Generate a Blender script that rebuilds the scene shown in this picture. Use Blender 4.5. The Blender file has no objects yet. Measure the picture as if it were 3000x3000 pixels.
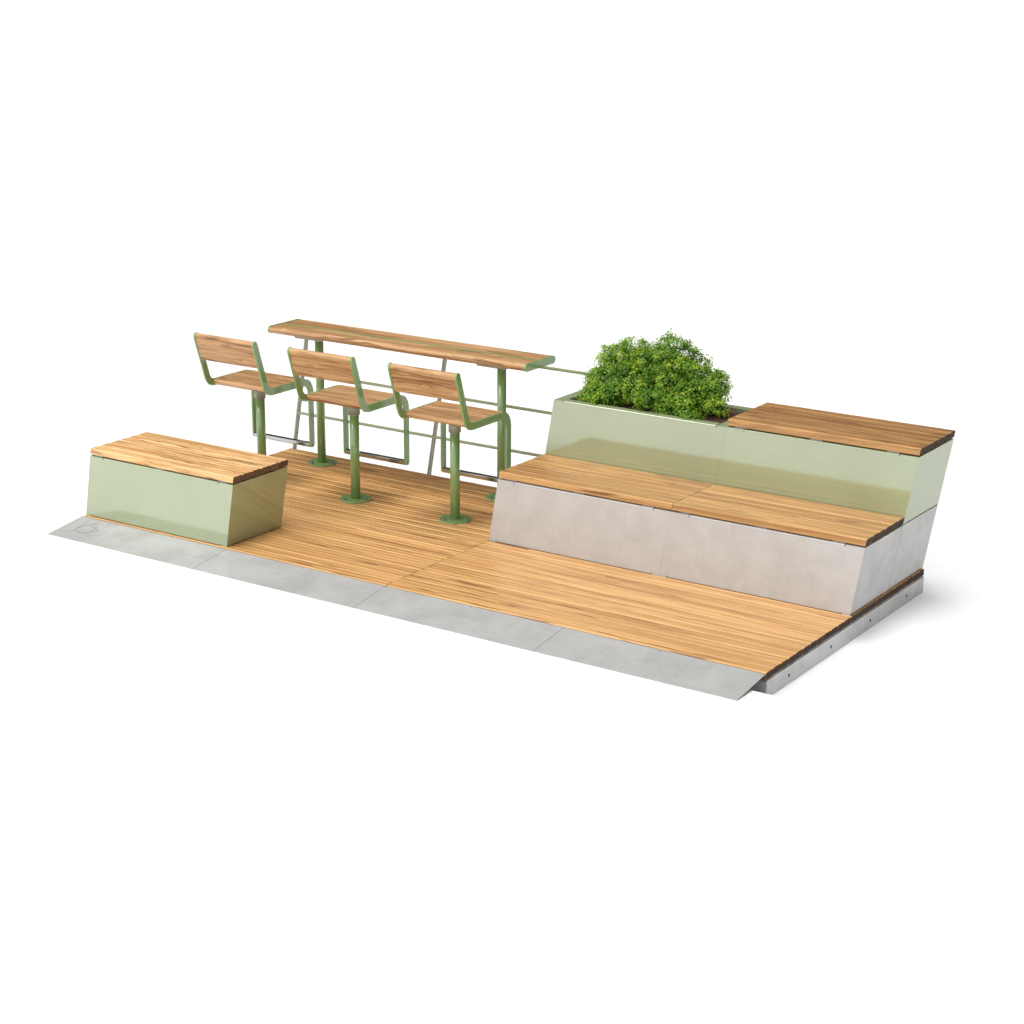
import bpy, bmesh, math, random
from mathutils import Vector, Matrix, noise

scene = bpy.context.scene
col = scene.collection
R = math.radians

# ------------------------------------------------------------------ node helpers
def new_mat(name):
    m = bpy.data.materials.new(name); m.use_nodes = True
    nt = m.node_tree
    for n in list(nt.nodes): nt.nodes.remove(n)
    out = nt.nodes.new('ShaderNodeOutputMaterial')
    b = nt.nodes.new('ShaderNodeBsdfPrincipled')
    nt.links.new(b.outputs[0], out.inputs[0])
    return m, nt, b

def nd(nt, typ, **kw):
    n = nt.nodes.new(typ)
    for k, v in kw.items():
        if k.startswith('i_'):
            key = k[2:]
            key = int(key) if key.isdigit() else key.replace('_', ' ')
            n.inputs[key].default_value = v
        else: setattr(n, k, v)
    return n

def ramp(nt, stops, fac=None, interp='LINEAR'):
    n = nt.nodes.new('ShaderNodeValToRGB'); cr = n.color_ramp; cr.interpolation = interp
    while len(cr.elements) > 1: cr.elements.remove(cr.elements[-1])
    cr.elements[0].position = stops[0][0]; cr.elements[0].color = (*stops[0][1], 1)
    for p, c in stops[1:]:
        e = cr.elements.new(p); e.color = (*c, 1)
    if fac is not None: nt.links.new(fac, n.inputs[0])
    return n

def g(v): return (v, v, v)

def math_n(nt, op, a, b=None, clamp=False):
    n = nt.nodes.new('ShaderNodeMath'); n.operation = op; n.use_clamp = clamp
    for i, v in enumerate((a, b)):
        if v is None: continue
        if hasattr(v, 'is_linked') or hasattr(v, 'links'): nt.links.new(v, n.inputs[i])
        else: n.inputs[i].default_value = v
    return n.outputs[0]

def mixc(nt, typ, fac, a, b):
    n = nt.nodes.new('ShaderNodeMix'); n.data_type = 'RGBA'; n.blend_type = typ
    for idx, v in ((0, fac), (6, a), (7, b)):
        if hasattr(v, 'links'): nt.links.new(v, n.inputs[idx])
        elif idx == 0: n.inputs[0].default_value = v
        else: n.inputs[idx].default_value = (*v, 1)
    return n.outputs[2]

# ------------------------------------------------------------------ materials
def wood(name, light, mid, dark, streak, knots=0.0, rough=.36, tone=.16, fig=1.0):
    m, nt, b = new_mat(name)
    tc = nd(nt, 'ShaderNodeTexCoord')
    at = nd(nt, 'ShaderNodeAttribute', attribute_name='rnd')
    off = nd(nt, 'ShaderNodeCombineXYZ')
    nt.links.new(math_n(nt, 'MULTIPLY', at.outputs['Fac'], 37.0), off.inputs[0])
    nt.links.new(math_n(nt, 'MULTIPLY', at.outputs['Fac'], 11.0), off.inputs[1])
    nt.links.new(math_n(nt, 'MULTIPLY', at.outputs['Fac'], 23.0), off.inputs[2])
    add = nd(nt, 'ShaderNodeVectorMath', operation='ADD')
    nt.links.new(tc.outputs['Object'], add.inputs[0]); nt.links.new(off.outputs[0], add.inputs[1])
    P = add.outputs[0]
    # slow warp so that the grain wanders
    wn = nd(nt, 'ShaderNodeTexNoise', i_Scale=1.0, i_Detail=2.0)
    mpw = nd(nt, 'ShaderNodeMapping'); mpw.inputs['Scale'].default_value = (1.7, 9, 9)
    nt.links.new(P, mpw.inputs[0]); nt.links.new(mpw.outputs[0], wn.inputs['Vector'])
    sub = nd(nt, 'ShaderNodeVectorMath', operation='SUBTRACT'); sub.inputs[1].default_value = (.5, .5, .5)
    nt.links.new(wn.outputs['Color'], sub.inputs[0])
    mul = nd(nt, 'ShaderNodeVectorMath', operation='MULTIPLY'); mul.inputs[1].default_value = (0, .042 * fig, .035 * fig)
    nt.links.new(sub.outputs[0], mul.inputs[0])
    a2 = nd(nt, 'ShaderNodeVectorMath', operation='ADD')
    nt.links.new(P, a2.inputs[0]); nt.links.new(mul.outputs[0], a2.inputs[1])
    Q = a2.outputs[0]
    def stretched(sx, sy, detail, dist=0.0, rough_=.6):
        mp = nd(nt, 'ShaderNodeMapping'); mp.inputs['Scale'].default_value = (sx, sy, sy)
        nt.links.new(Q, mp.inputs[0])
        n = nd(nt, 'ShaderNodeTexNoise', i_Scale=1.0, i_Detail=detail, i_Roughness=rough_, i_Distortion=dist)
        nt.links.new(mp.outputs[0], n.inputs['Vector'])
        return n.outputs['Fac']
    broad = stretched(.55, 32, 3)
    fine = stretched(1.1, 120, 3)
    stre = stretched(1.7, 50, 2, .2)
    c1 = ramp(nt, [(.38, mid), (.48, tuple((a + b_) / 2 for a, b_ in zip(mid, light))), (.58, light)], broad).outputs[0]
    f2 = ramp(nt, [(.3, g(.84)), (.7, g(1.09))], fine).outputs[0]
    c2 = mixc(nt, 'MULTIPLY', 1.0, c1, f2)
    # longer brown bands and short dark streaks
    band = ramp(nt, [(.565, g(0)), (.66, g(1))], stretched(.38, 44, 2)).outputs[0]
    c3 = mixc(nt, 'MIX', math_n(nt, 'MULTIPLY', band, .62), c2, dark)
    sm = ramp(nt, [(.612, g(0)), (.668, g(1))], stre).outputs[0]
    c4 = mixc(nt, 'MIX', math_n(nt, 'MULTIPLY', sm, .8), c3, streak)
    if knots > 0:
        mp = nd(nt, 'ShaderNodeMapping'); mp.inputs['Scale'].default_value = (8, 24, 24)
        nt.links.new(Q, mp.inputs[0])
        vo = nd(nt, 'ShaderNodeTexVoronoi', i_Scale=1.0, i_Randomness=1.0)
        nt.links.new(mp.outputs[0], vo.inputs['Vector'])
        k = ramp(nt, [(.0, g(1)), (.10, g(.1)), (.15, g(.9)), (.27, g(0))], vo.outputs['Distance']).outputs[0]
        pick = nd(nt, 'ShaderNodeSeparateColor'); nt.links.new(vo.outputs['Color'], pick.inputs[0])
        sel = math_n(nt, 'GREATER_THAN', pick.outputs[0], 1 - knots)
        c4 = mixc(nt, 'MIX', math_n(nt, 'MULTIPLY', math_n(nt, 'MULTIPLY', k, sel), .6), c4, (.78, .56, .30))
    # board-to-board tone
    tone_f = math_n(nt, 'ADD', math_n(nt, 'MULTIPLY', at.outputs['Fac'], tone * 2), 1 - tone)
    comb = nd(nt, 'ShaderNodeCombineColor')
    for i in range(3): nt.links.new(tone_f, comb.inputs[i])
    c5 = mixc(nt, 'MULTIPLY', 1.0, c4, comb.outputs[0])
    nt.links.new(c5, b.inputs['Base Color'])
    nt.links.new(ramp(nt, [(.3, g(rough + .06)), (.7, g(rough - .04))], fine).outputs[0], b.inputs['Roughness'])
    bp = nd(nt, 'ShaderNodeBump', i_Strength=.25, i_Distance=.0015)
    nt.links.new(fine, bp.inputs['Height']); nt.links.new(bp.outputs[0], b.inputs['Normal'])
    return m

def end_grain(name, c0, c1):
    m, nt, b = new_mat(name)
    tc = nd(nt, 'ShaderNodeTexCoord'); at = nd(nt, 'ShaderNodeAttribute', attribute_name='rnd')
    off = nd(nt, 'ShaderNodeCombineXYZ')
    nt.links.new(math_n(nt, 'MULTIPLY', at.outputs['Fac'], 3.1), off.inputs[1])
    nt.links.new(math_n(nt, 'MULTIPLY', at.outputs['Fac'], -2.3), off.inputs[2])
    add = nd(nt, 'ShaderNodeVectorMath', operation='ADD')
    nt.links.new(tc.outputs['Object'], add.inputs[0]); nt.links.new(off.outputs[0], add.inputs[1])
    mp = nd(nt, 'ShaderNodeMapping'); mp.inputs['Scale'].default_value = (0, 1, 1)
    nt.links.new(add.outputs[0], mp.inputs[0])
    w = nd(nt, 'ShaderNodeTexWave', wave_type='RINGS', rings_direction='X', i_Scale=24.0, i_Distortion=2.5, i_Detail=2.0)
    w.inputs['Detail Scale'].default_value = 1.5
    nt.links.new(mp.outputs[0], w.inputs['Vector'])
    r = ramp(nt, [(.1, c0), (.9, c1)], w.outputs['Fac'])
    tone = math_n(nt, 'ADD', math_n(nt, 'MULTIPLY', at.outputs['Fac'], .7), .65)
    comb = nd(nt, 'ShaderNodeCombineColor')
    for i in range(3): nt.links.new(tone, comb.inputs[i])
    nt.links.new(mixc(nt, 'MULTIPLY', 1.0, r.outputs[0], comb.outputs[0]), b.inputs['Base Color'])
    b.inputs['Roughness'].default_value = .8
    return m

def paint(name, c, rough=.12, ior=2.4, bump=0.0, var=.04):
    m, nt, b = new_mat(name)
    tc = nd(nt, 'ShaderNodeTexCoord')
    n = nd(nt, 'ShaderNodeTexNoise', i_Scale=3.0, i_Detail=4.0)
    nt.links.new(tc.outputs['Object'], n.inputs['Vector'])
    r = ramp(nt, [(.3, tuple(x * (1 - var) for x in c)), (.7, tuple(x * (1 + var) for x in c))], n.outputs['Fac'])
    nt.links.new(r.outputs[0], b.inputs['Base Color'])
    b.inputs['Roughness'].default_value = rough
    b.inputs['IOR'].default_value = ior
    if bump:
        n2 = nd(nt, 'ShaderNodeTexNoise', i_Scale=260.0, i_Detail=2.0)
        nt.links.new(tc.outputs['Object'], n2.inputs['Vector'])
        bp = nd(nt, 'ShaderNodeBump', i_Strength=bump, i_Distance=.0006)
        nt.links.new(n2.outputs['Fac'], bp.inputs['Height']); nt.links.new(bp.outputs[0], b.inputs['Normal'])
    return m

def galv(name, lo, hi, metallic, rough, tint=(1, 1, 1), scale=5.0):
    m, nt, b = new_mat(name)
    tc = nd(nt, 'ShaderNodeTexCoord')
    n = nd(nt, 'ShaderNodeTexNoise', i_Scale=scale, i_Detail=8.0, i_Roughness=.62, i_Distortion=.4)
    nt.links.new(tc.outputs['Object'], n.inputs['Vector'])
    mp = nd(nt, 'ShaderNodeMapping'); mp.inputs['Scale'].default_value = (3, 60, 90)
    nt.links.new(tc.outputs['Object'], mp.inputs[0])
    s1 = nd(nt, 'ShaderNodeTexNoise', i_Scale=1.0, i_Detail=3.0); nt.links.new(mp.outputs[0], s1.inputs['Vector'])
    mp2 = nd(nt, 'ShaderNodeMapping'); mp2.inputs['Scale'].default_value = (90, 4, 4)
    nt.links.new(tc.outputs['Object'], mp2.inputs[0])
    s2 = nd(nt, 'ShaderNodeTexNoise', i_Scale=1.0, i_Detail=3.0); nt.links.new(mp2.outputs[0], s2.inputs['Vector'])
    f = math_n(nt, 'ADD', math_n(nt, 'MULTIPLY', n.outputs['Fac'], .72),
               math_n(nt, 'ADD', math_n(nt, 'MULTIPLY', s1.outputs['Fac'], .15), math_n(nt, 'MULTIPLY', s2.outputs['Fac'], .13)))
    r = ramp(nt, [(.38, tuple(lo * t for t in tint)), (.60, tuple(hi * t for t in tint))], f)
    nt.links.new(r.outputs[0], b.inputs['Base Color'])
    b.inputs['Metallic'].default_value = metallic
    nt.links.new(ramp(nt, [(.3, g(rough + .08)), (.7, g(rough - .08))], n.outputs['Fac']).outputs[0], b.inputs['Roughness'])
    return m

def plain(name, c, rough=.6, metallic=0.0, scale=30.0, var=.12):
    m, nt, b = new_mat(name)
    tc = nd(nt, 'ShaderNodeTexCoord')
    n = nd(nt, 'ShaderNodeTexNoise', i_Scale=scale, i_Detail=4.0)
    nt.links.new(tc.outputs['Object'], n.inputs['Vector'])
    r = ramp(nt, [(.3, tuple(x * (1 - var) for x in c)), (.7, tuple(min(1, x * (1 + var)) for x in c))], n.outputs['Fac'])
    nt.links.new(r.outputs[0], b.inputs['Base Color'])
    b.inputs['Roughness'].default_value = rough; b.inputs['Metallic'].default_value = metallic
    return m

M = {}
M['deck'] = wood('deck larch', (.71, .41, .160), (.50, .255, .085), (.35, .148, .043), (.17, .060, .020), tone=.09)
M['box_wood'] = wood('box lid larch', (.86, .54, .25), (.62, .335, .125), (.40, .17, .055), (.18, .062, .022), tone=.09, fig=2.2)
M['lid_wood'] = wood('bench lid larch', (.58, .33, .122), (.385, .19, .062), (.26, .108, .032), (.12, .044, .016), tone=.08)
M['top_wood'] = wood('upper lid larch', (.49, .265, .095), (.30, .142, .048), (.20, .084, .028), (.10, .037, .015), tone=.08, fig=1.6)
M['chair_wood'] = wood('seat pine', (.62, .37, .175), (.385, .19, .070), (.26, .11, .038), (.12, .047, .020), knots=.35, tone=.08, fig=2.2, rough=.34)
M['shaded'] = wood('sawn board side', (.26, .125, .045), (.20, .09, .03), (.13, .055, .02), (.08, .03, .012), tone=.1)  # dark brown board sides, with the shade of the gaps put into the colour
M['end'] = end_grain('board end grain', (.020, .011, .006), (.058, .033, .017))
M['end_light'] = end_grain('light board end grain', (.085, .045, .022), (.22, .13, .063))
M['sage'] = paint('sage green powder coat', (.315, .375, .205), rough=.09, ior=2.45)
M['green'] = paint('leaf green powder coat', (.225, .375, .135), rough=.12, ior=1.8)
M['pale_green'] = paint('pale olive green powder coat', (.36, .40, .215), rough=.3, ior=1.8)
M['rail_grey'] = paint('grey green powder coat', (.29, .30, .25), rough=.3, ior=1.8)
M['ramp'] = galv('galvanised ramp plate', .37, .475, .15, .5, (1, 1.0, .99), 4.0)
M['galv'] = galv('galvanised sheet', .505, .575, .10, .42, (1.0, .99, .98), 7.0)
M['beam'] = galv('galvanised beam', .50, .58, .3, .4, (1, 1, 1.01), 9.0)
M['steel'] = plain('polished steel', (.50, .50, .50), .16, 1.0, 60, .05)
M['collar'] = plain('grey green collar', (.34, .37, .31), .35, .2, 60, .05)
M['bolt'] = plain('dull zinc bolt', (.30, .30, .30), .4, .8)
M['dark'] = plain('dark gap', (.012, .012, .012), .8)
M['tab'] = plain('grey hinge tab', (.22, .23, .23), .4, .6)
M['white'] = plain('white studio ground', (.93, .93, .93), .9, 0, 2.0, .0)

def soil_mat():
    m, nt, b = new_mat('bark mulch')
    tc = nd(nt, 'ShaderNodeTexCoord')
    mp = nd(nt, 'ShaderNodeMapping'); mp.inputs['Scale'].default_value = (60, 110, 80); mp.inputs['Rotation'].default_value = (0, 0, .6)
    nt.links.new(tc.outputs['Object'], mp.inputs[0])
    n = nd(nt, 'ShaderNodeTexNoise', i_Scale=1.0, i_Detail=5.0, i_Distortion=1.2)
    nt.links.new(mp.outputs[0], n.inputs['Vector'])
    at = nd(nt, 'ShaderNodeAttribute', attribute_name='rnd')
    f = math_n(nt, 'ADD', math_n(nt, 'MULTIPLY', n.outputs['Fac'], .7), math_n(nt, 'MULTIPLY', at.outputs['Fac'], .3))
    r = ramp(nt, [(.3, (.022, .010, .008)), (.5, (.085, .038, .028)), (.72, (.27, .14, .11))], f)
    nt.links.new(r.outputs[0], b.inputs['Base Color']); b.inputs['Roughness'].default_value = .95
    return m
M['soil'] = soil_mat()

def leaf_mat():
    m, nt, b = new_mat('maple leaf')
    at = nd(nt, 'ShaderNodeAttribute', attribute_name='rnd')
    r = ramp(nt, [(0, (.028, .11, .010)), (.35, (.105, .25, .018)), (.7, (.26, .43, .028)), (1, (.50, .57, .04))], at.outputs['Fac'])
    nt.links.new(r.outputs[0], b.inputs['Base Color']); b.inputs['Roughness'].default_value = .5
    out = [n for n in nt.nodes if n.type == 'OUTPUT_MATERIAL'][0]
    tr = nd(nt, 'ShaderNodeBsdfTranslucent')
    nt.links.new(mixc(nt, 'MULTIPLY', 1.0, r.outputs[0], (1.25, 1.35, .6)), tr.inputs[0])
    ms = nd(nt, 'ShaderNodeMixShader'); ms.inputs[0].default_value = .38
    nt.links.new(b.outputs[0], ms.inputs[1]); nt.links.new(tr.outputs[0], ms.inputs[2])
    nt.links.new(ms.outputs[0], out.inputs[0])
    return m
M['leaf'] = leaf_mat()
M['bark'] = plain('bark', (.09, .062, .042), .9, 0, 60, .3)

# ------------------------------------------------------------------ object helpers
def tag(o, label=None, cat=None, group=None, kind=None):
    if label: o['label'] = label
    if cat: o['category'] = cat
    if group: o['group'] = group
    if kind: o['kind'] = kind
    return o

def empty(name, loc):
    o = bpy.data.objects.new(name, None); col.objects.link(o); o.location = loc
    o.empty_display_size = .1
    return o

def obj(name, bm, mats, parent=None, smooth=False, origin=None):
    bmesh.ops.recalc_face_normals(bm, faces=bm.faces)
    me = bpy.data.meshes.new(name)
    bm.to_mesh(me); bm.free()
    for m in (mats if isinstance(mats, (list, tuple)) else [mats]): me.materials.append(m)
    if smooth: me.polygons.foreach_set('use_smooth', [True] * len(me.polygons))
    o = bpy.data.objects.new(name, me); col.objects.link(o)
    if parent is not None: o.parent = parent
    return o

def copy_tree(o, parent=None):
    c = o.copy(); col.objects.link(c)
    if parent is not None: c.parent = parent
    for ch in list(o.children): copy_tree(ch, c)
    return c

def new_bm():
    bm = bmesh.new(); bm.verts.layers.float.new('rnd'); return bm

SH = .1705            # boxes and posts lean towards +x by this much per metre of height

def box(bm, x0, x1, y0, y1, z0, z1, shear=0.0, mi=0, bevel=0.0, seg=2, rnd=0.0, zref=0.0):
    L = bm.verts.layers.float.get('rnd')
    vs = []
    for x in (x0, x1):
        for y in (y0, y1):
            for z in (z0, z1):
                v = bm.verts.new((x + shear * (z - zref), y, z))
                if L: v[L] = rnd
                vs.append(v)
    F = [(0, 1, 3, 2), (4, 6, 7, 5), (0, 4, 5, 1), (2, 3, 7, 6), (0, 2, 6, 4), (1, 5, 7, 3)]
    fs = [bm.faces.new([vs[i] for i in f]) for f in F]
    for f in fs: f.material_index = mi
    if bevel:
        es = set(e for f in fs for e in f.edges)
        r = bmesh.ops.bevel(bm, geom=list(es), offset=bevel, segments=seg, profile=.5, affect='EDGES', clamp_overlap=True)
        if L:
            for v in r['verts']: v[L] = rnd
    return fs

def prism(bm, poly, x0, x1, shear=0.0, mi=0, end_mi=None, rnd=0.0, bevel=0.0):
    """poly = list of (y, z); extruded along x"""
    L = bm.verts.layers.float.get('rnd')
    a = [bm.verts.new((x0 + shear * z, y, z)) for y, z in poly]
    b = [bm.verts.new((x1 + shear * z, y, z)) for y, z in poly]
    if L:
        for v in a + b: v[L] = rnd
    n = len(poly)
    for i in range(n):
        f = bm.faces.new((a[i], a[(i + 1) % n], b[(i + 1) % n], b[i])); f.material_index = mi
    e = mi if end_mi is None else end_mi
    f0 = bm.faces.new(a); f0.material_index = e
    f1 = bm.faces.new(list(reversed(b))); f1.material_index = e
    if bevel:
        es = list(f0.edges) + list(f1.edges)
        bmesh.ops.bevel(bm, geom=es, offset=bevel, segments=2, profile=.5, affect='EDGES')
    return a, b

def cyl(bm, p0, p1, r0, r1=None, n=24, mi=0, cap=True):
    r1 = r0 if r1 is None else r1
    p0 = Vector(p0); p1 = Vector(p1); d = (p1 - p0).normalized()
    up = Vector((0, 0, 1)) if abs(d.z) < .9 else Vector((1, 0, 0))
    u = d.cross(up).normalized(); w = d.cross(u)
    A = [bm.verts.new(p0 + u * math.cos(2 * math.pi * i / n) * r0 + w * math.sin(2 * math.pi * i / n) * r0) for i in range(n)]
    B = [bm.verts.new(p1 + u * math.cos(2 * math.pi * i / n) * r1 + w * math.sin(2 * math.pi * i / n) * r1) for i in range(n)]
    for i in range(n):
        f = bm.faces.new((A[i], A[(i + 1) % n], B[(i + 1) % n], B[i])); f.smooth = True; f.material_index = mi
    if cap:
        f = bm.faces.new(A); f.material_index = mi
        f = bm.faces.new(list(reversed(B))); f.material_index = mi

rng = random.Random(11)
def board_profile(y0, y1, z0, z1, c=.0035):
    return [(y0 + c * .4, z0), (y1 - c * .4, z0), (y1, z0 + c * .4), (y1, z1 - c), (y1 - c, z1),
            (y0 + c, z1), (y0, z1 - c), (y0, z0 + c * .4)]

def boards(bm, x0, x1, y0, y1, n, z0, z1, shear=0.0, gap=.0035, c=.0035, front_dark=True):
    p = (y1 - y0 + gap) / n
    for i in range(n):
        a = y0 + i * p
        jit = rng.uniform(-.0008, .0008)
        nf = len(bm.faces)
        prism(bm, board_profile(a, a + p - gap, z0, z1, c), x0 + jit, x1 + jit, shear, 0, 1, rnd=rng.random())
        bm.faces.ensure_lookup_table()
        for q in (2, 6):                                       # both sides, coloured dark so the gaps look shaded
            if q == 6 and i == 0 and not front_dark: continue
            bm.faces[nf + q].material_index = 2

# ------------------------------------------------------------------ ground
ROAD_Z = -.1465
PAVE_Z = -.0520
bm = new_bm(); box(bm, -150, 160, -.134 + .002, 260, ROAD_Z - .3, ROAD_Z)
tag(obj('road', bm, M['white']), kind='structure')
bm = new_bm(); box(bm, -150, 160, -60, -.134, ROAD_Z - .3, PAVE_Z)
tag(obj('pavement', bm, M['white']), kind='structure')

# ------------------------------------------------------------------ deck modules
YD0, YD1 = 0.0, 2.016
def deck_module(x0, x1, label, right):
    t = empty('deck_platform', (x0, 0, ROAD_Z))
    tag(t, label, 'deck', 'deck platforms laid end to end')
    ox, oz = -x0, -ROAD_Z
    def fix(o):
        o.location = (ox, 0, oz); return o
    bm = new_bm(); boards(bm, x0 + .0015, x1 - .0015, YD0, YD1, 24, -.0369, 0.0, 0, .0075, .0050)
    fix(obj('decking', bm, [M['deck'], M['end'], M['shaded']], t))
    def channel(xa, xb, web_at):
        bm = new_bm()
        ya, yb = .014, 2.020
        wx0, wx1 = (xb - .004, xb) if web_at == 'r' else (xa, xa + .004)
        box(bm, wx0, wx1, ya, yb, ROAD_Z, -.0475, 0, 0, .0012)
        fx0, fx1 = (xa, xb - .0045) if web_at == 'r' else (xa + .0045, xb)
        box(bm, fx0, fx1, ya + .001, yb - .001, -.0515, -.0477)
        box(bm, fx0, fx1, ya + .001, yb - .001, ROAD_Z + .0005, ROAD_Z + .0045)
        return bm
    o = fix(obj('side_beam', channel(x1 - .05, x1 - .002, 'r'), M['beam'], t))
    if right:
        for yb in (.264, .766, 1.27, 1.775):
            bm = new_bm()
            cyl(bm, (x1 - .004, yb, -.098), (x1 - .0012, yb, -.098), .0125, n=20, mi=0)
            cyl(bm, (x1 - .003, yb, -.098), (x1 - .0006, yb, -.098), .0095, n=20, mi=1)
            h = obj('bolt_hole', bm, [M['beam'], M['dark']], o)
        # folded corner seams of the beam
        for (ya, yb, za, zb) in ((.026, .0272, ROAD_Z + .004, -.062), (.028, .060, -.0592, -.0582), (1.975, 2.008, -.0592, -.0582), (2.009, 2.0102, -.128, -.062), (1.975, 2.008, -.1345, -.1335)):
            bm = new_bm(); box(bm, x1 - .0021, x1 - .0014, ya, yb, za, zb, 0); obj('corner_seam', bm, M['tab'], o)
    fix(obj('side_beam', channel(x0 + .002, x0 + .05, 'l'), M['beam'], t))
    bm = new_bm(); box(bm, x0 + .0065, x1 - .0065, .0165, .0205, ROAD_Z + .006, -.053)
    box(bm, x0 + .0065, x1 - .0065, .0165, .055, -.0575, -.0535)
    fix(obj('front_beam', bm, M['beam'], t))
    bm = new_bm(); box(bm, x0 + .0065, x1 - .0065, 2.010, 2.014, ROAD_Z + .006, -.053)
    fix(obj('back_beam', bm, M['beam'], t))
    bm = new_bm()
    for k in range(1, 5):
        xx = x0 + k * 2.4 / 5
        box(bm, xx - .02, xx + .02, .022, 2.008, ROAD_Z + .002, -.0385)
    box(bm, x0 + .008, x0 + .045, .03, 2.0, -.0472, -.0372)
    box(bm, x1 - .045, x1 - .008, .03, 2.0, -.0472, -.0372)
    fix(obj('joist', bm, M['beam'], t))
    return t
deck_module(0.0, 2.4, 'left half of the larch deck, under the bar table and stools', False)
deck_module(2.4, 4.8, 'right half of the larch deck, under the grey stepped benches', True)

# ------------------------------------------------------------------ ramps
RX = [-.012, 1.1975, 2.3985, 3.5965, 4.7945]
RL = ['leftmost galvanised ramp plate, with a coffee cup sign cut into it',
      'galvanised ramp plate just right of the green box, second from the left',
      'galvanised ramp plate in front of the deck joint, third from the left',
      'rightmost galvanised ramp plate, its end hook showing at the deck corner']
def ramp_pt(x, y, up=0.0):
    # y from -.0052 (deck) to -.2995 (pavement)
    z = -.0063 + (y + .0052) / .2943 * .0415
    return (x, y, z + up)
def stroke(bm, pts, w=.0030, up=.0006):
    P = [Vector((p[0], p[1], 0)) for p in pts]
    L = []; Rr = []
    for i, p in enumerate(P):
        d = (P[min(i + 1, len(P) - 1)] - P[max(i - 1, 0)]).normalized()
        n = Vector((-d.y, d.x, 0)) * w / 2
        L.append(bm.verts.new(ramp_pt(p.x + n.x, p.y + n.y, up))); Rr.append(bm.verts.new(ramp_pt(p.x - n.x, p.y - n.y, up)))
    for i in range(len(P) - 1): bm.faces.new((L[i], L[i + 1], Rr[i + 1], Rr[i]))
def arc(cx, cy, rx, ry, a0, a1, n=6):
    return [(cx + rx * math.cos(R(a0 + (a1 - a0) * i / n)), cy + ry * math.sin(R(a0 + (a1 - a0) * i / n))) for i in range(n + 1)]
for i in range(4):
    x0, x1 = RX[i] + (.0012 if i else 0), RX[i + 1] - (.0012 if i < 3 else 0)
    t = empty('ramp_plate', (x0, -.2995, PAVE_Z)); tag(t, RL[i], 'ramp', 'ramp plates along the deck front')
    off = (-x0, .2995, -PAVE_Z)
    th = .0035
    prof = [(-.2995, -.0478), (-.0052, -.0063), (-.0030, -.0063), (-.0015, -.0075), (-.0015, -.0215), (-.0040, -.0215), (-.0040, -.0105), (-.0060, -.0063 - th), (-.2990, -.0478 - th)]
    bm = new_bm(); prism(bm, prof, x0, x1)
    o = obj('plate', bm, M['ramp'], t); o.location = off
    # small fixing slot near the deck edge
    bm = new_bm(); stroke(bm, [((x0 + x1) / 2, -.012), ((x0 + x1) / 2, -.024)], .0035)
    o = obj('slot', bm, M['dark'], t); o.location = off
    if i == 0:
        cuts = [('cup_outline', [(.144, -.103), (.203, -.103)] + arc(.209, -.110, .008, .008, 90, 0) + [(.218, -.140), (.219, -.158)] + arc(.196, -.168, .023, .030, 0, -90)[1:], .0036),
                ('cup_outline', [(.133, -.101), (.112, -.101)] + arc(.112, -.108, .008, .007, 90, 180)[1:] + [(.104, -.168)] + arc(.120, -.172, .016, .025, 180, 262)[1:], .0036),
                ('cup_outline', [(.138, -.198), (.181, -.199)], .0036),
                ('cup_handle', [(.228, -.117)] + arc(.236, -.127, .011, .010, 90, 0) + [(.247, -.140)] + arc(.236, -.143, .011, .010, 0, -90) + [(.226, -.153)], .0036),
                ('steam_line', [(.136, -.093), (.137, -.083), (.145, -.073), (.156, -.063), (.163, -.053), (.165, -.044)], .003),
                ('steam_line', [(.160, -.092), (.161, -.082), (.169, -.074), (.180, -.068), (.188, -.059)], .003)]
        for c_ in ([(.084, -.058), (.084, -.040), (.103, -.040)], [(.243, -.040), (.263, -.040), (.263, -.060)],
                   [(.084, -.200), (.084, -.220), (.105, -.220)], [(.244, -.220), (.263, -.220), (.263, -.200)]):
            cuts.append(('corner_mark', c_, .0016))
        for nm, pts, sw in cuts:
            bm = new_bm(); stroke(bm, pts, sw); o = obj(nm, bm, M['dark'], t); o.location = off

# ------------------------------------------------------------------ leaning boxes
def body_box(xa, xb, ya, yb, za, zb, paintm, parent, base, lidded=True, tabs=(.15, .60, 1.06)):
    """hollow-looking sheet metal module: body with a folded top edge and notches"""
    off = tuple(-c for c in base)
    def fix(o): o.location = off; return o
    zz = za + .0045
    bm = new_bm()
    box(bm, xa, xb, ya, yb, zz, zb, SH, 0, .0008, 2)
    b = fix(obj('body', bm, paintm, parent))
    for fx in (xa + .0005, xb - .0505):                       # corner feet under the sheet
        for fy in (ya + .0005, yb - .02):
            bm = new_bm(); box(bm, fx, fx + .05, fy, fy + .0195, za, zz - .0001, SH)
            fix(obj('foot', bm, paintm, parent))
    # folded flange along the top front edge, between two notches
    bm = new_bm()
    r = .0065
    pr = [(ya - .0012, zb - .008)] + [(ya - .0012 + r - r * math.cos(R(a)), zb + .0012 - r + r * math.sin(R(a))) for a in (0, 22, 45, 67, 90)] + [(ya + .05, zb + .0012), (ya + .05, zb - .001), (ya + .004, zb - .008)]
    a_, b_ = prism(bm, pr, xa + .118, xb - .118, SH)
    fix(obj('folded_edge', bm, paintm, parent))
    for fx in (xa + .114, xb - .118):
        bm = new_bm(); box(bm, fx, fx + .0038, ya - .0013, ya + .048, zb - .0115, zb + .0010, SH)
        fix(obj('notch', bm, M['dark'], parent))
    for fx in (xa + .0505, xb - .0540):
        bm = new_bm(); box(bm, fx, fx + .0035, ya - .0008, ya + .004, za + .001, za + .0115, SH)
        fix(obj('notch', bm, M['dark'], parent))
    return b, fix

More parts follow.
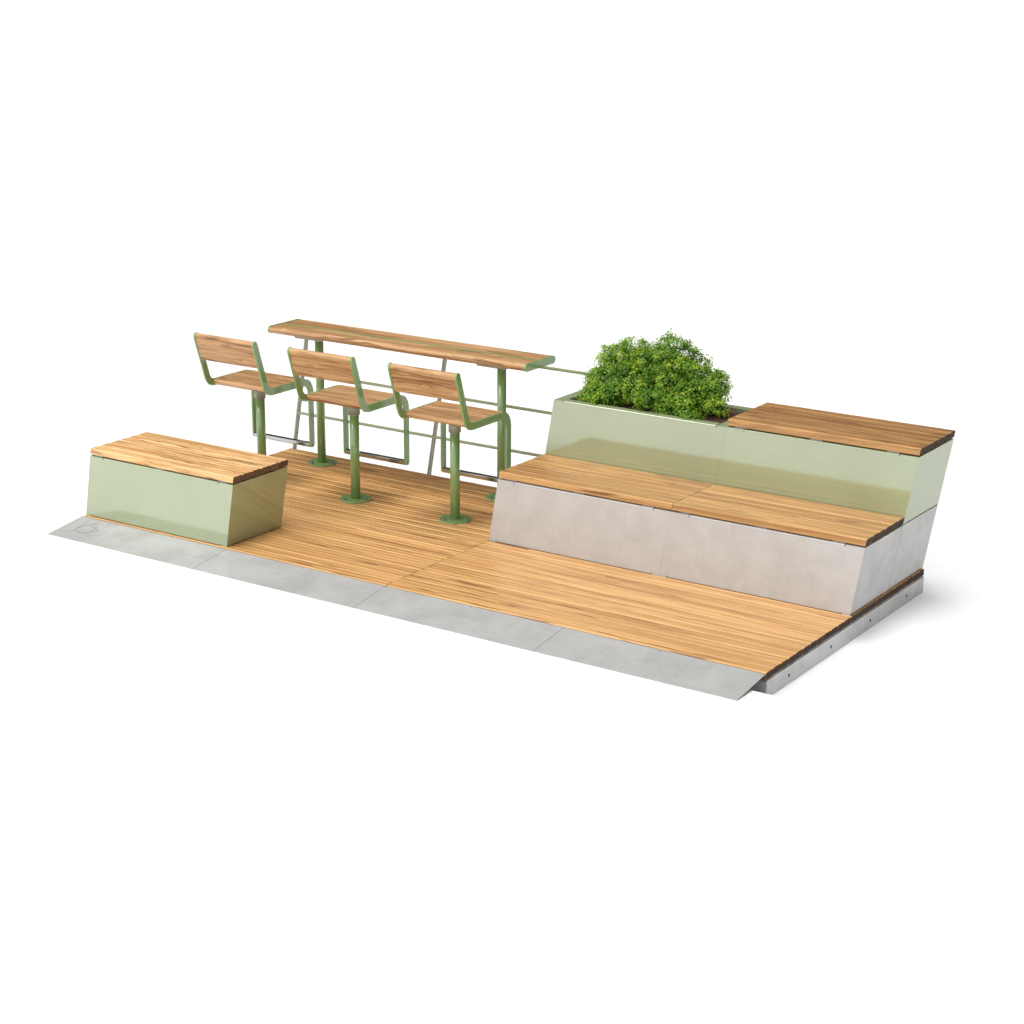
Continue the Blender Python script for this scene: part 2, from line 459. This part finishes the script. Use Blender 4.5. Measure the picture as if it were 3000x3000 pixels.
def lid(xa, xb, ya, yb, z0, z1, wm, em, parent, fix, tabs, zbox):
    bm = new_bm()
    boards(bm, xa + .0015, xb - .0015, ya, yb, 6, z0, z1, SH, .0080, .0055, False)
    l = fix(obj('slatted_lid', bm, [wm, em, M['shaded']], parent))
    for tx in tabs:
        bm = new_bm(); box(bm, xa + tx, xa + tx + .074, ya + .0045, ya + .46, zbox + .0016, z0 - .0002, SH)
        fix(obj('hinge_tab', bm, M['tab'], parent))
    return l

# left green box
def module(name, label, cat, xa, xb, ya, yb, za, zb, pm, wm, em, tabs, group=None):
    base = (xa, ya, za)
    t = empty(name, base); tag(t, label, cat, group)
    b, fix = body_box(xa, xb, ya, yb, za, zb, pm, t, base)
    if wm is not None:
        lid(xa, xb, ya, yb, zb + .0095, zb + .0498, wm, em, t, fix, tabs, zb)
    return t, fix
module('bench_box', 'sage green box seat with a pale slatted lid, standing alone above the coffee cup ramp', 'bench',
       .0046, 1.1874, .0129, .5135, 0, .398, M['sage'], M['box_wood'], M['end_light'], (.03, .55, 1.06))
xm = 3.594
module('bench_module', 'low grey metal bench with slatted lid, left one of the front pair, beside the stools', 'bench',
       2.4032, xm - .0002, 1.0177, 1.5162, 0, .398, M['galv'], M['lid_wood'], M['end'], (.05, .53, 1.0), 'grey benches of the front row')
module('bench_module', 'low grey metal bench with slatted lid, right one of the front pair', 'bench',
       xm + .0002, 4.785, 1.0177, 1.5162, 0, .398, M['galv'], M['lid_wood'], M['end'], (.05, .53, 1.0), 'grey benches of the front row')
module('base_module', 'grey metal base box carrying the planter, hidden behind the left grey bench', 'box',
       2.4032, xm - .0002, 1.5223, 2.0230, 0, .398, M['galv'], None, None, (), 'grey base boxes of the back row')
module('base_module', 'grey metal base box under the raised green seat, behind the right grey bench', 'box',
       xm + .0002, 4.785, 1.5223, 2.0230, 0, .398, M['galv'], None, None, (), 'grey base boxes of the back row')
module('raised_bench', 'raised sage green seat box with a slatted lid, right of the planter', 'bench',
       xm + .0002, 4.785, 1.5223, 2.0230, .4012, .7998, M['sage'], M['top_wood'], M['end'], (.05, .53, 1.0))

# planter: open box with rim
PX0, PX1, PY0, PY1, PZ0, PZ1 = 2.4032, xm - .0002, 1.5223, 2.0230, .4012, .7998
base = (PX0, PY0, PZ0)
t = empty('planter', base); tag(t, 'open sage green metal planter filled with bark mulch, below the shrub', 'planter')
off = tuple(-c for c in base)
def fix(o): o.location = off; return o
bm = new_bm()
w = .004
box(bm, PX0, PX1, PY0, PY0 + w, PZ0, PZ1 - .0028, SH)
box(bm, PX0, PX1, PY1 - w, PY1, PZ0, PZ1 - .0028, SH)
box(bm, PX0, PX0 + w, PY0 + w + .0005, PY1 - w - .0005, PZ0, PZ1 - .0028, SH)
box(bm, PX1 - w, PX1, PY0 + w + .0005, PY1 - w - .0005, PZ0, PZ1 - .0028, SH)
box(bm, PX0 + w + .0005, PX1 - w - .0005, PY0 + w + .0005, PY1 - w - .0005, PZ0 + .002, PZ0 + .008, SH)
fix(obj('body', bm, M['sage'], t))
rz0, rz1 = PZ1 - .0026, PZ1
bm = new_bm()
fw = .058
box(bm, PX0, PX0 + .066, PY0 + .0, PY1, rz0, rz1, SH, 0, .0008, 1)
box(bm, PX1 - .062, PX1, PY0 + .0, PY1, rz0, rz1, SH, 0, .0008, 1)
box(bm, PX0 + .0675, PX1 - .0635, PY1 - .062, PY1, rz0, rz1, SH, 0, .0008, 1)
# inner lips
box(bm, PX0 + .0635, PX0 + .066, PY0 + fw + .002, PY1 - .064, rz0 - .035, rz0 - .0002, SH)
box(bm, PX1 - .062, PX1 - .0595, PY0 + fw + .002, PY1 - .064, rz0 - .035, rz0 - .0002, SH)
box(bm, PX0 + .0675, PX1 - .0635, PY1 - .062, PY1 - .0595, rz0 - .035, rz0 - .0002, SH)
fix(obj('rim', bm, M['sage'], t))
bm = new_bm(); r = .0065
pr = [(PY0 - .0012, PZ1 - .008)] + [(PY0 - .0012 + r - r * math.cos(R(a)), PZ1 + .0008 - r + r * math.sin(R(a))) for a in (0, 22, 45, 67, 90)] + \
     [(PY0 + fw - .003, PZ1 + .0008), (PY0 + fw, PZ1 - .002), (PY0 + fw, PZ1 - .036), (PY0 + fw - .002, PZ1 - .036), (PY0 + fw - .003, PZ1 - .002), (PY0 + .008, PZ1 - .002)]
prism(bm, pr, PX0 + .0705, PX1 - .0665, SH)
fix(obj('folded_edge', bm, M['sage'], t))
for fx in (PX0 + .0662, PX1 - .0665):
    bm = new_bm(); box(bm, fx, fx + .0042, PY0 - .0013, PY0 + .052, PZ1 - .0115, PZ1 - .0032, SH)
    fix(obj('notch', bm, M['dark'], t))
# mulch
bm = new_bm(); L = bm.verts.layers.float.get('rnd')
nx, ny = 110, 44
sx0, sx1, sy0, sy1 = PX0 + .012 + SH * .77, PX1 - .012 + SH * .77, PY0 + .010, PY1 - .010
grid = []
for j in range(ny + 1):
    row = []
    for i in range(nx + 1):
        x = sx0 + (sx1 - sx0) * i / nx; y = sy0 + (sy1 - sy0) * j / ny
        z = .776 + .010 * noise.noise(Vector((x * 7, y * 7, 0))) + .006 * noise.noise(Vector((x * 40, y * 40, 3))) + .012 * math.sin(math.pi * j / ny) * math.sin(math.pi * i / nx)
        v = bm.verts.new((x, y, z)); v[L] = rng.random(); row.append(v)
    grid.append(row)
for j in range(ny):
    for i in range(nx): bm.faces.new((grid[j][i], grid[j][i + 1], grid[j + 1][i + 1], grid[j + 1][i]))
for k in range(1500):                                          # loose bark chips
    x = rng.uniform(sx0 + .07, sx1 - .07); y = rng.uniform(sy0 + .055, sy1 - .055)
    z = .786 + .008 * noise.noise(Vector((x * 7, y * 7, 0))) + rng.uniform(-.003, .003)
    l = rng.uniform(.005, .016); wd = rng.uniform(.002, .005); an = rng.uniform(0, math.pi); ti = rng.uniform(-.5, .5)
    d = Vector((math.cos(an), math.sin(an), ti)) * l / 2; n = Vector((-math.sin(an), math.cos(an), rng.uniform(-.4, .4))) * wd / 2
    c = Vector((x, y, z)); q = rng.random()
    vs = [bm.verts.new(c + s * d + u * n) for s, u in ((-1, -1), (1, -1), (1, 1), (-1, 1))]
    tp = bm.verts.new(c + Vector((0, 0, .002)))
    for v in vs + [tp]: v[L] = q
    for a in range(4): bm.faces.new((vs[a], vs[(a + 1) % 4], tp))
fix(obj('bark_mulch', bm, M['soil'], t))

# ------------------------------------------------------------------ shrub
lobes = [(2.72, 1.78, .890, .095), (2.80, 1.80, 1.02, .115), (2.93, 1.80, 1.065, .125), (3.07, 1.80, 1.050, .125), (3.21, 1.80, 1.115, .125),
         (3.32, 1.80, 1.040, .135), (3.42, 1.80, .950, .115), (3.505, 1.79, .970, .086), (3.52, 1.78, .865, .086), (2.86, 1.74, .93, .130),
         (3.03, 1.72, .93, .140), (3.20, 1.70, .93, .145), (3.36, 1.69, .87, .110), (2.77, 1.69, .84, .085), (2.91, 1.68, .86, .085), (3.09, 1.70, .86, .085),
         (3.25, 1.67, .845, .085), (3.39, 1.62, .80, .062), (3.46, 1.60, .80, .045), (2.72, 1.63, .82, .045), (2.82, 1.61, .82, .050), (3.0, 1.86, .95, .13), (3.2, 1.87, .97, .13), (2.84, 1.86, .9, .11), (3.38, 1.86, .89, .11)]
base = (3.10, 1.76, .78)
t = empty('shrub', base); tag(t, 'round bushy green shrub with small lobed leaves growing out of the planter', 'shrub')
off = tuple(-c for c in base)
lr = random.Random(5)
bm = new_bm(); L = bm.verts.layers.float.get('rnd')
LEAF = [(0, -.10), (.34, -.16), (.26, .02), (.56, .20), (.30, .32), (.34, .60), (.12, .50), (0, 1.0), (-.12, .50), (-.34, .60), (-.30, .32), (-.56, .20), (-.26, .02), (-.34, -.16)]
def leaf(c, nrm, size, q):
    nrm = nrm.normalized()
    # leaf tip hangs outwards and down
    dn = Vector((nrm.x, nrm.y, -.55)) + Vector((lr.gauss(0, .5), lr.gauss(0, .5), lr.gauss(0, .3)))
    v = (dn - nrm * dn.dot(nrm)).normalized(); u = nrm.cross(v)
    vs = []
    for a, b in LEAF:
        fold = -.22 * abs(a) - .18 * max(0, b - .3) ** 2
        p = c + (u * a + v * b + nrm * fold) * size
        w_ = bm.verts.new(p); w_[L] = q; vs.append(w_)
    m = bm.verts.new(c + v * .25 * size); m[L] = q
    k = len(vs)
    for a in range(k): bm.faces.new((m, vs[a], vs[(a + 1) % k]))
def inside(p, shrink=.0, skip=-1):
    for k, (x, y, z, r_) in enumerate(lobes):
        if k != skip and (p - Vector((x, y, z))).length < r_ - shrink: return True
    return False
clusters = []
for k, (x, y, z, r_) in enumerate(lobes):
    n = int(52 * (r_ / .12) ** 2) + 10
    for _ in range(n):
        d = Vector((lr.gauss(0, 1), lr.gauss(0, 1), lr.gauss(0, 1))).normalized()
        if d.z < -.75: continue
        rr = r_ * lr.uniform(.80, 1.02)
        c = Vector((x, y, z)) + d * rr
        if inside(c, .035, k) and lr.random() < .7: continue
        clusters.append((c, d, lr.uniform(.022, .045)))
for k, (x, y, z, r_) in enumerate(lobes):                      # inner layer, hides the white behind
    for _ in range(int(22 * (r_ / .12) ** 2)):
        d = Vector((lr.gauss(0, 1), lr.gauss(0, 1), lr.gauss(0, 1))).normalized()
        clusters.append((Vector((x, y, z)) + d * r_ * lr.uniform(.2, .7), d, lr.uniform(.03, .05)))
# a few sprigs poking out of the crown
for (x, z) in ((2.80, 1.135), (2.92, 1.185), (2.985, 1.178), (3.04, 1.165), (3.175, 1.230), (3.215, 1.237), (3.265, 1.238), (3.30, 1.20), (3.36, 1.165), (3.41, 1.10), (3.525, 1.060), (3.545, 1.03), (3.58, .96), (3.585, .89),
               (2.64, .93), (2.615, .86), (2.66, .97), (2.72, 1.03), (2.75, 1.10), (2.84, 1.15)):
    clusters.append((Vector((x, lr.uniform(1.74, 1.82), z - .018)), Vector((0, -.2, 1)).normalized(), .022))
for (c, d, cr) in clusters:
    nl = int(42 * (cr / .035) ** 1.5)
    tone = lr.gauss(0, .17)
    for _ in range(nl):
        e = Vector((lr.gauss(0, 1), lr.gauss(0, 1), lr.gauss(0, .8))); e = e.normalized() * cr * lr.uniform(.3, 1.1)
        p = c + e
        if p.z < .782: continue
        nrm = (d * .55 + e.normalized() * .55 + Vector((0, 0, .65)) + Vector((lr.gauss(0, .32), lr.gauss(0, .32), lr.gauss(0, .25))))
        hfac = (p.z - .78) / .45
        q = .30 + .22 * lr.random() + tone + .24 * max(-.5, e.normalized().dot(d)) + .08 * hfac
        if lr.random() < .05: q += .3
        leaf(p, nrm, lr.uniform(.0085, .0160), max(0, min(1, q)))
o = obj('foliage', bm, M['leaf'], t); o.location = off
bm = new_bm()
def tube(pts, r0, r1, n=7):
    for i in range(len(pts) - 1):
        a = r0 + (r1 - r0) * i / (len(pts) - 1); b = r0 + (r1 - r0) * (i + 1) / (len(pts) - 1)
        cyl(bm, pts[i], pts[i + 1], a, b, n)
for k, (x, y, z, r_) in enumerate(lobes):
    if z < .85: continue
    s = Vector((3.10 + (x - 3.10) * .35 + lr.uniform(-.02, .02), 1.78 + lr.uniform(-.03, .03), .775)); e = Vector((x, y, z))
    mid = s.lerp(e, .5) + Vector((lr.uniform(-.02, .02), lr.uniform(-.02, .02), .01))
    tube([s, mid, e], .008, .004)
    for _ in range(3):
        d = Vector((lr.gauss(0, 1), lr.gauss(0, 1), abs(lr.gauss(0, 1)))).normalized()
        tube([e, e + d * r_ * .85], .0035, .0015, 5)
o = obj('branches', bm, M['bark'], t, smooth=True); o.location = off

# ------------------------------------------------------------------ bolts, base plate
def base_with_bolts(parent, x, y, plate_r=.1015):
    bm = new_bm()
    n = 48
    for (z0, z1, r0, r1) in ((0.0005, .007, plate_r, plate_r), (.007, .0085, plate_r, plate_r - .0015)):
        cyl(bm, (x, y, z0), (x, y, z1), r0, r1, n, cap=(z0 > .005))
    pl = obj('base_plate', bm, M['green'], parent)
    for k in range(3):
        a = R(-114 + 120 * k); bx, by = x + .079 * math.cos(a), y + .079 * math.sin(a)
        bm = new_bm()
        cyl(bm, (bx, by, .0086), (bx, by, .0110), .0125, .0125, 20)
        cyl(bm, (bx, by, .0111), (bx, by, .0200), .0088, .0086, 6)
        obj('bolt', bm, M['bolt'], pl)
    return pl

# ------------------------------------------------------------------ stools (profile measured in y relative to the pole)
Y0 = 1.258
def smooth_poly(key, steps=3):
    """Catmull-Rom through closed list where flagged; here: simple pass-through"""
    return key
outline = [(.917, 1.014), (.920, .995), (.973, .826), (1.000, .738), (1.008, .714), (1.020, .690), (1.034, .673), (1.052, .661), (1.073, .655), (1.100, .6535),
           (1.343, .6535), (1.400, .653), (1.418, .651), (1.436, .643), (1.450, .630), (1.458, .612), (1.460, .590), (1.460, .240), (1.463, .230), (1.471, .222), (1.482, .2195),
           (1.493, .222), (1.500, .230), (1.503, .240), (1.503, .590), (1.501, .615), (1.495, .640), (1.484, .661), (1.468, .679), (1.448, .691), (1.424, .698), (1.396, .6995),
           (1.092, .6995), (1.078, .701), (1.066, .706), (1.056, .715), (1.050, .727), (1.012, .850), (.960, 1.012), (.957, 1.022), (.950, 1.030), (.941, 1.034), (.931, 1.033), (.922, 1.026)]
def xz_prism_frame(bm, poly, x0, x1, bev=.0013):
    prism(bm, [(y - Y0, z) for y, z in poly], x0, x1, bevel=bev)
def round_slab(y0, y1, z0, z1, ra, rb, n=5):
    """rounded at the y0 side by ra, at the y1 side by rb"""
    p = []
    for (cy, cz, r_, a0) in ((y0 + ra, z0 + ra, ra, 180), (y1 - rb, z0 + rb, rb, 270), (y1 - rb, z1 - rb, rb, 0), (y0 + ra, z1 - ra, ra, 90)):
        for i in range(n + 1):
            a = R(a0 + 90 * i / n); p.append((cy + r_ * math.cos(a), cz + r_ * math.sin(a)))
    return p
def make_stool(x, label):
    t = empty('bar_stool', (x, Y0, 0)); tag(t, label, 'bar stool', 'bar stools bolted in a row to the deck')
    base_with_bolts(t, 0, 0)
    bm = new_bm(); cyl(bm, (0, 0, .0088), (0, 0, .6), .0303, n=40); obj('pole', bm, M['green'], t)
    bm = new_bm(); cyl(bm, (0, 0, .566), (0, 0, .572), .0355, .0390, 40, cap=True); cyl(bm, (0, 0, .572), (0, 0, .6395), .0390, n=40, cap=True)
    obj('collar', bm, M['collar'], t)
    bm = new_bm(); box(bm, -.13, .13, -.10, .13, .6400, .6555, 0, 0, .001, 1); obj('mounting_plate', bm, M['rail_grey'], t)
    th = .0132; w = .2570
    for s in (-1, 1):
        bm = new_bm()
        xa, xb = (w - th, w) if s > 0 else (-w, -w + th)
        xz_prism_frame(bm, outline, xa, xb)
        fr = obj('side_frame', bm, M['green'], t)
        bm = new_bm(); xo = w if s > 0 else -w
        cyl(bm, (xo - s * .002, 1.4815 - Y0, .240), (xo + s * .0006, 1.4815 - Y0, .240), .005, n=14); obj('screw', bm, M['dark'], fr)
    xi = w - th - .0006
    rs = random.Random(int(x * 100))
    bm = new_bm(); prism(bm, round_slab(1.079 - Y0, 1.2590 - Y0, .6600, .6990, .0185, .003), -xi, xi, rnd=rs.random())
    prism(bm, round_slab(1.2680 - Y0, 1.440 - Y0, .6600, .6990, .003, .017), -xi, xi, rnd=rs.random())
    obj('seat', bm, M['chair_wood'], t)
    # backrest plank follows the lean of the frame
    P0 = Vector((.9375 + .0015, 1.0115)); P1 = Vector((.9862, .8560)); d = (P1 - P0).normalized(); n = Vector((-d.y, d.x))
    hw = .0192
    pl = [P1 + n * hw, P1 - n * hw, P1 - n * hw - d * .003]
    rr = .0190
    for i in range(9):
        a = math.pi * i / 8
        pl.append(P0 - n * rr * math.cos(a) - d * rr * math.sin(a))
    bm = new_bm(); prism(bm, [(p.x - Y0, p.y) for p in pl], -xi, xi, rnd=rs.random())
    obj('backrest', bm, M['chair_wood'], t)
    # polished footrest: U-shaped bar between the legs
    bm = new_bm()
    prism(bm, [(p[0] - Y0, p[1]) for p in round_slab(1.4605, 1.5015, .2225, .2505, .006, .006, 4)], -xi, xi)
    obj('footrest', bm, M['steel'], t)
    return t
make_stool(.3932, 'bar stool with pine seat, farthest left, its foot hidden behind the green box')
make_stool(1.1868, 'bar stool with pine seat, in the middle of the three facing the bar table')
make_stool(1.9813, 'bar stool with pine seat, rightmost of the three, next to the grey bench')

# ------------------------------------------------------------------ bar table
TX0, TX1, TY = .130, 2.241, 1.8262
t = empty('bar_table', ((TX0 + TX1) / 2, TY, 0)); tag(t, 'long narrow bar table with pine top on two green posts behind the stools', 'table')
ox, oy = -(TX0 + TX1) / 2, -TY
def fixt(o): o.location = (ox, oy, 0); return o
zt, zb_, th = .9535, .9075, .013
bm = new_bm(); prism(bm, round_slab(1.6570, 1.7988, zb_, zt, .0215, .002), TX0 + th + .0006, TX1 - th - .0006, rnd=.37)
fixt(obj('tabletop_plank', bm, M['chair_wood'], t))
bm = new_bm(); prism(bm, round_slab(1.8132, 2.0000, zb_, zt, .002, .0215), TX0 + th + .0006, TX1 - th - .0006, rnd=.81)
fixt(obj('tabletop_plank', bm, M['chair_wood'], t))
bm = new_bm(); box(bm, TX0 + th + .0006, TX1 - th - .0006, 1.7995, 1.8125, zb_, zt + .0030); fixt(obj('centre_strip', bm, M['green'], t))
for xa in (TX0, TX1 - th):
    bm = new_bm(); prism(bm, round_slab(1.6550, 2.0020, zb_ - .0025, zt + .0020, .0245, .0245, 7), xa, xa + th, bevel=.0013)
    fixt(obj('end_plate', bm, M['green'], t))
for px in (.4402, 1.9456):
    bm = new_bm(); cyl(bm, (px, TY, .0088), (px, TY, .8895), .0290, n=40); p = fixt(obj('post', bm, M['green'], t))
    bm = new_bm(); box(bm, px - .11, px + .11, TY - .125, TY + .125, .8900, .9070, 0, 0, .001, 1); obj('mounting_plate', bm, M['rail_grey'], p)
    base_with_bolts(p, px, TY)

# ------------------------------------------------------------------ railing behind
t = empty('railing', (.018, 2.03, ROAD_Z)); tag(t, 'thin green railing of three round rails on leaning flat posts behind the bar table', 'railing')
def fixr(o): o.location = (-.018, -2.03, -ROAD_Z); return o
for px in (.012, 1.203, 2.394):
    bm = new_bm()
    yy0, yy1 = 2.0215, 2.0580
    xs = px - .004
    box(bm, xs, xs + .012, yy0, yy1, ROAD_Z, .868, SH, 0, .001, 1)
    p = fixr(obj('post', bm, M['rail_grey'], t))
    for hz in (.115, .225, .535, .70):
        bm = new_bm(); xh = xs + .012 + SH * hz
        cyl(bm, (xh - .002, 2.044, hz), (xh + .0006, 2.044, hz), .0060, n=16); obj('bolt_hole', bm, M['dark'], p)
for rz in (.2645, .5605, .8560):
    bm = new_bm(); cyl(bm, (.014 + SH * rz, 2.031, rz), (2.40 + SH * rz, 2.031, rz), .0100, n=20); fixr(obj('rail', bm, M['pale_green'], t))

# ------------------------------------------------------------------ camera (solved from the photograph)
y, a, r = R(-33.9274), R(-16.7213), R(.2375)
f = Vector((math.sin(y) * math.cos(a), math.cos(y) * math.cos(a), math.sin(a)))
rt = Vector((math.cos(y), -math.sin(y), 0)); up = rt.cross(f)
X = rt * math.cos(r) + up * math.sin(r); Yv = -rt * math.sin(r) + up * math.cos(r)
mw = Matrix(((X.x, Yv.x, -f.x, 8.9013), (X.y, Yv.y, -f.y, -8.3902), (X.z, Yv.z, -f.z, 3.6167), (0, 0, 0, 1)))
cd = bpy.data.cameras.new('camera'); co = bpy.data.objects.new('camera', cd); col.objects.link(co)
co.matrix_world = mw; cd.sensor_width = 36; cd.lens = 36 * 5782.238 / 3000; cd.clip_start = .1; cd.clip_end = 1000
scene.camera = co

# ------------------------------------------------------------------ light: soft white studio with a bright front-left side
wd = bpy.data.worlds.new('World'); scene.world = wd; wd.use_nodes = True
nt = wd.node_tree
bg = nt.nodes['Background']
tc = nt.nodes.new('ShaderNodeTexCoord')
dot = nt.nodes.new('ShaderNodeVectorMath'); dot.operation = 'DOT_PRODUCT'
k = Vector((.03, -.09, .99)).normalized(); dot.inputs[1].default_value = k
nt.links.new(tc.outputs['Generated'], dot.inputs[0])
nrm_ = nt.nodes.new('ShaderNodeVectorMath'); nrm_.operation = 'NORMALIZE'
nt.links.new(tc.outputs['Generated'], nrm_.inputs[0]); nt.links.new(nrm_.outputs[0], dot.inputs[0])
def mrange(src, a, b, lo, hi):
    mr = nt.nodes.new('ShaderNodeMapRange'); mr.interpolation_type = 'SMOOTHSTEP'
    mr.inputs['From Min'].default_value = a; mr.inputs['From Max'].default_value = b
    mr.inputs['To Min'].default_value = lo; mr.inputs['To Max'].default_value = hi
    nt.links.new(src, mr.inputs['Value']); return mr.outputs[0]
d2 = nt.nodes.new('ShaderNodeVectorMath'); d2.operation = 'DOT_PRODUCT'
d2.inputs[1].default_value = Vector((-.42, -.88, .20)).normalized(); nt.links.new(nrm_.outputs[0], d2.inputs[0])
ad = nt.nodes.new('ShaderNodeMath'); ad.operation = 'ADD'
nt.links.new(mrange(d2.outputs['Value'], -.20, .95, .06, 1.55), ad.inputs[0])
nt.links.new(mrange(dot.outputs['Value'], .955, .992, 0.0, 13.2), ad.inputs[1])
bg.inputs['Color'].default_value = (1.0, .995, .985, 1)
nt.links.new(ad.outputs[0], bg.inputs['Strength'])

ld = bpy.data.lights.new('key_softbox', 'AREA'); ld.shape = 'RECTANGLE'; ld.size = 3.0; ld.size_y = 2.4; ld.energy = 120; ld.color = (1.0, .97, .92)
lo = bpy.data.objects.new('key_softbox', ld); col.objects.link(lo)
lo.location = (-1.5, -5.0, 7.2)
lo.rotation_euler = (Vector((1.8, .8, 0)) - Vector(lo.location)).to_track_quat('-Z', 'Y').to_euler()

scene.view_settings.view_transform = 'Standard'; scene.view_settings.look = 'None'
scene.view_settings.gamma = 1; scene.view_settings.exposure = 0.0
scene.view_settings.use_curve_mapping = False
scene.cycles.max_bounces = 8
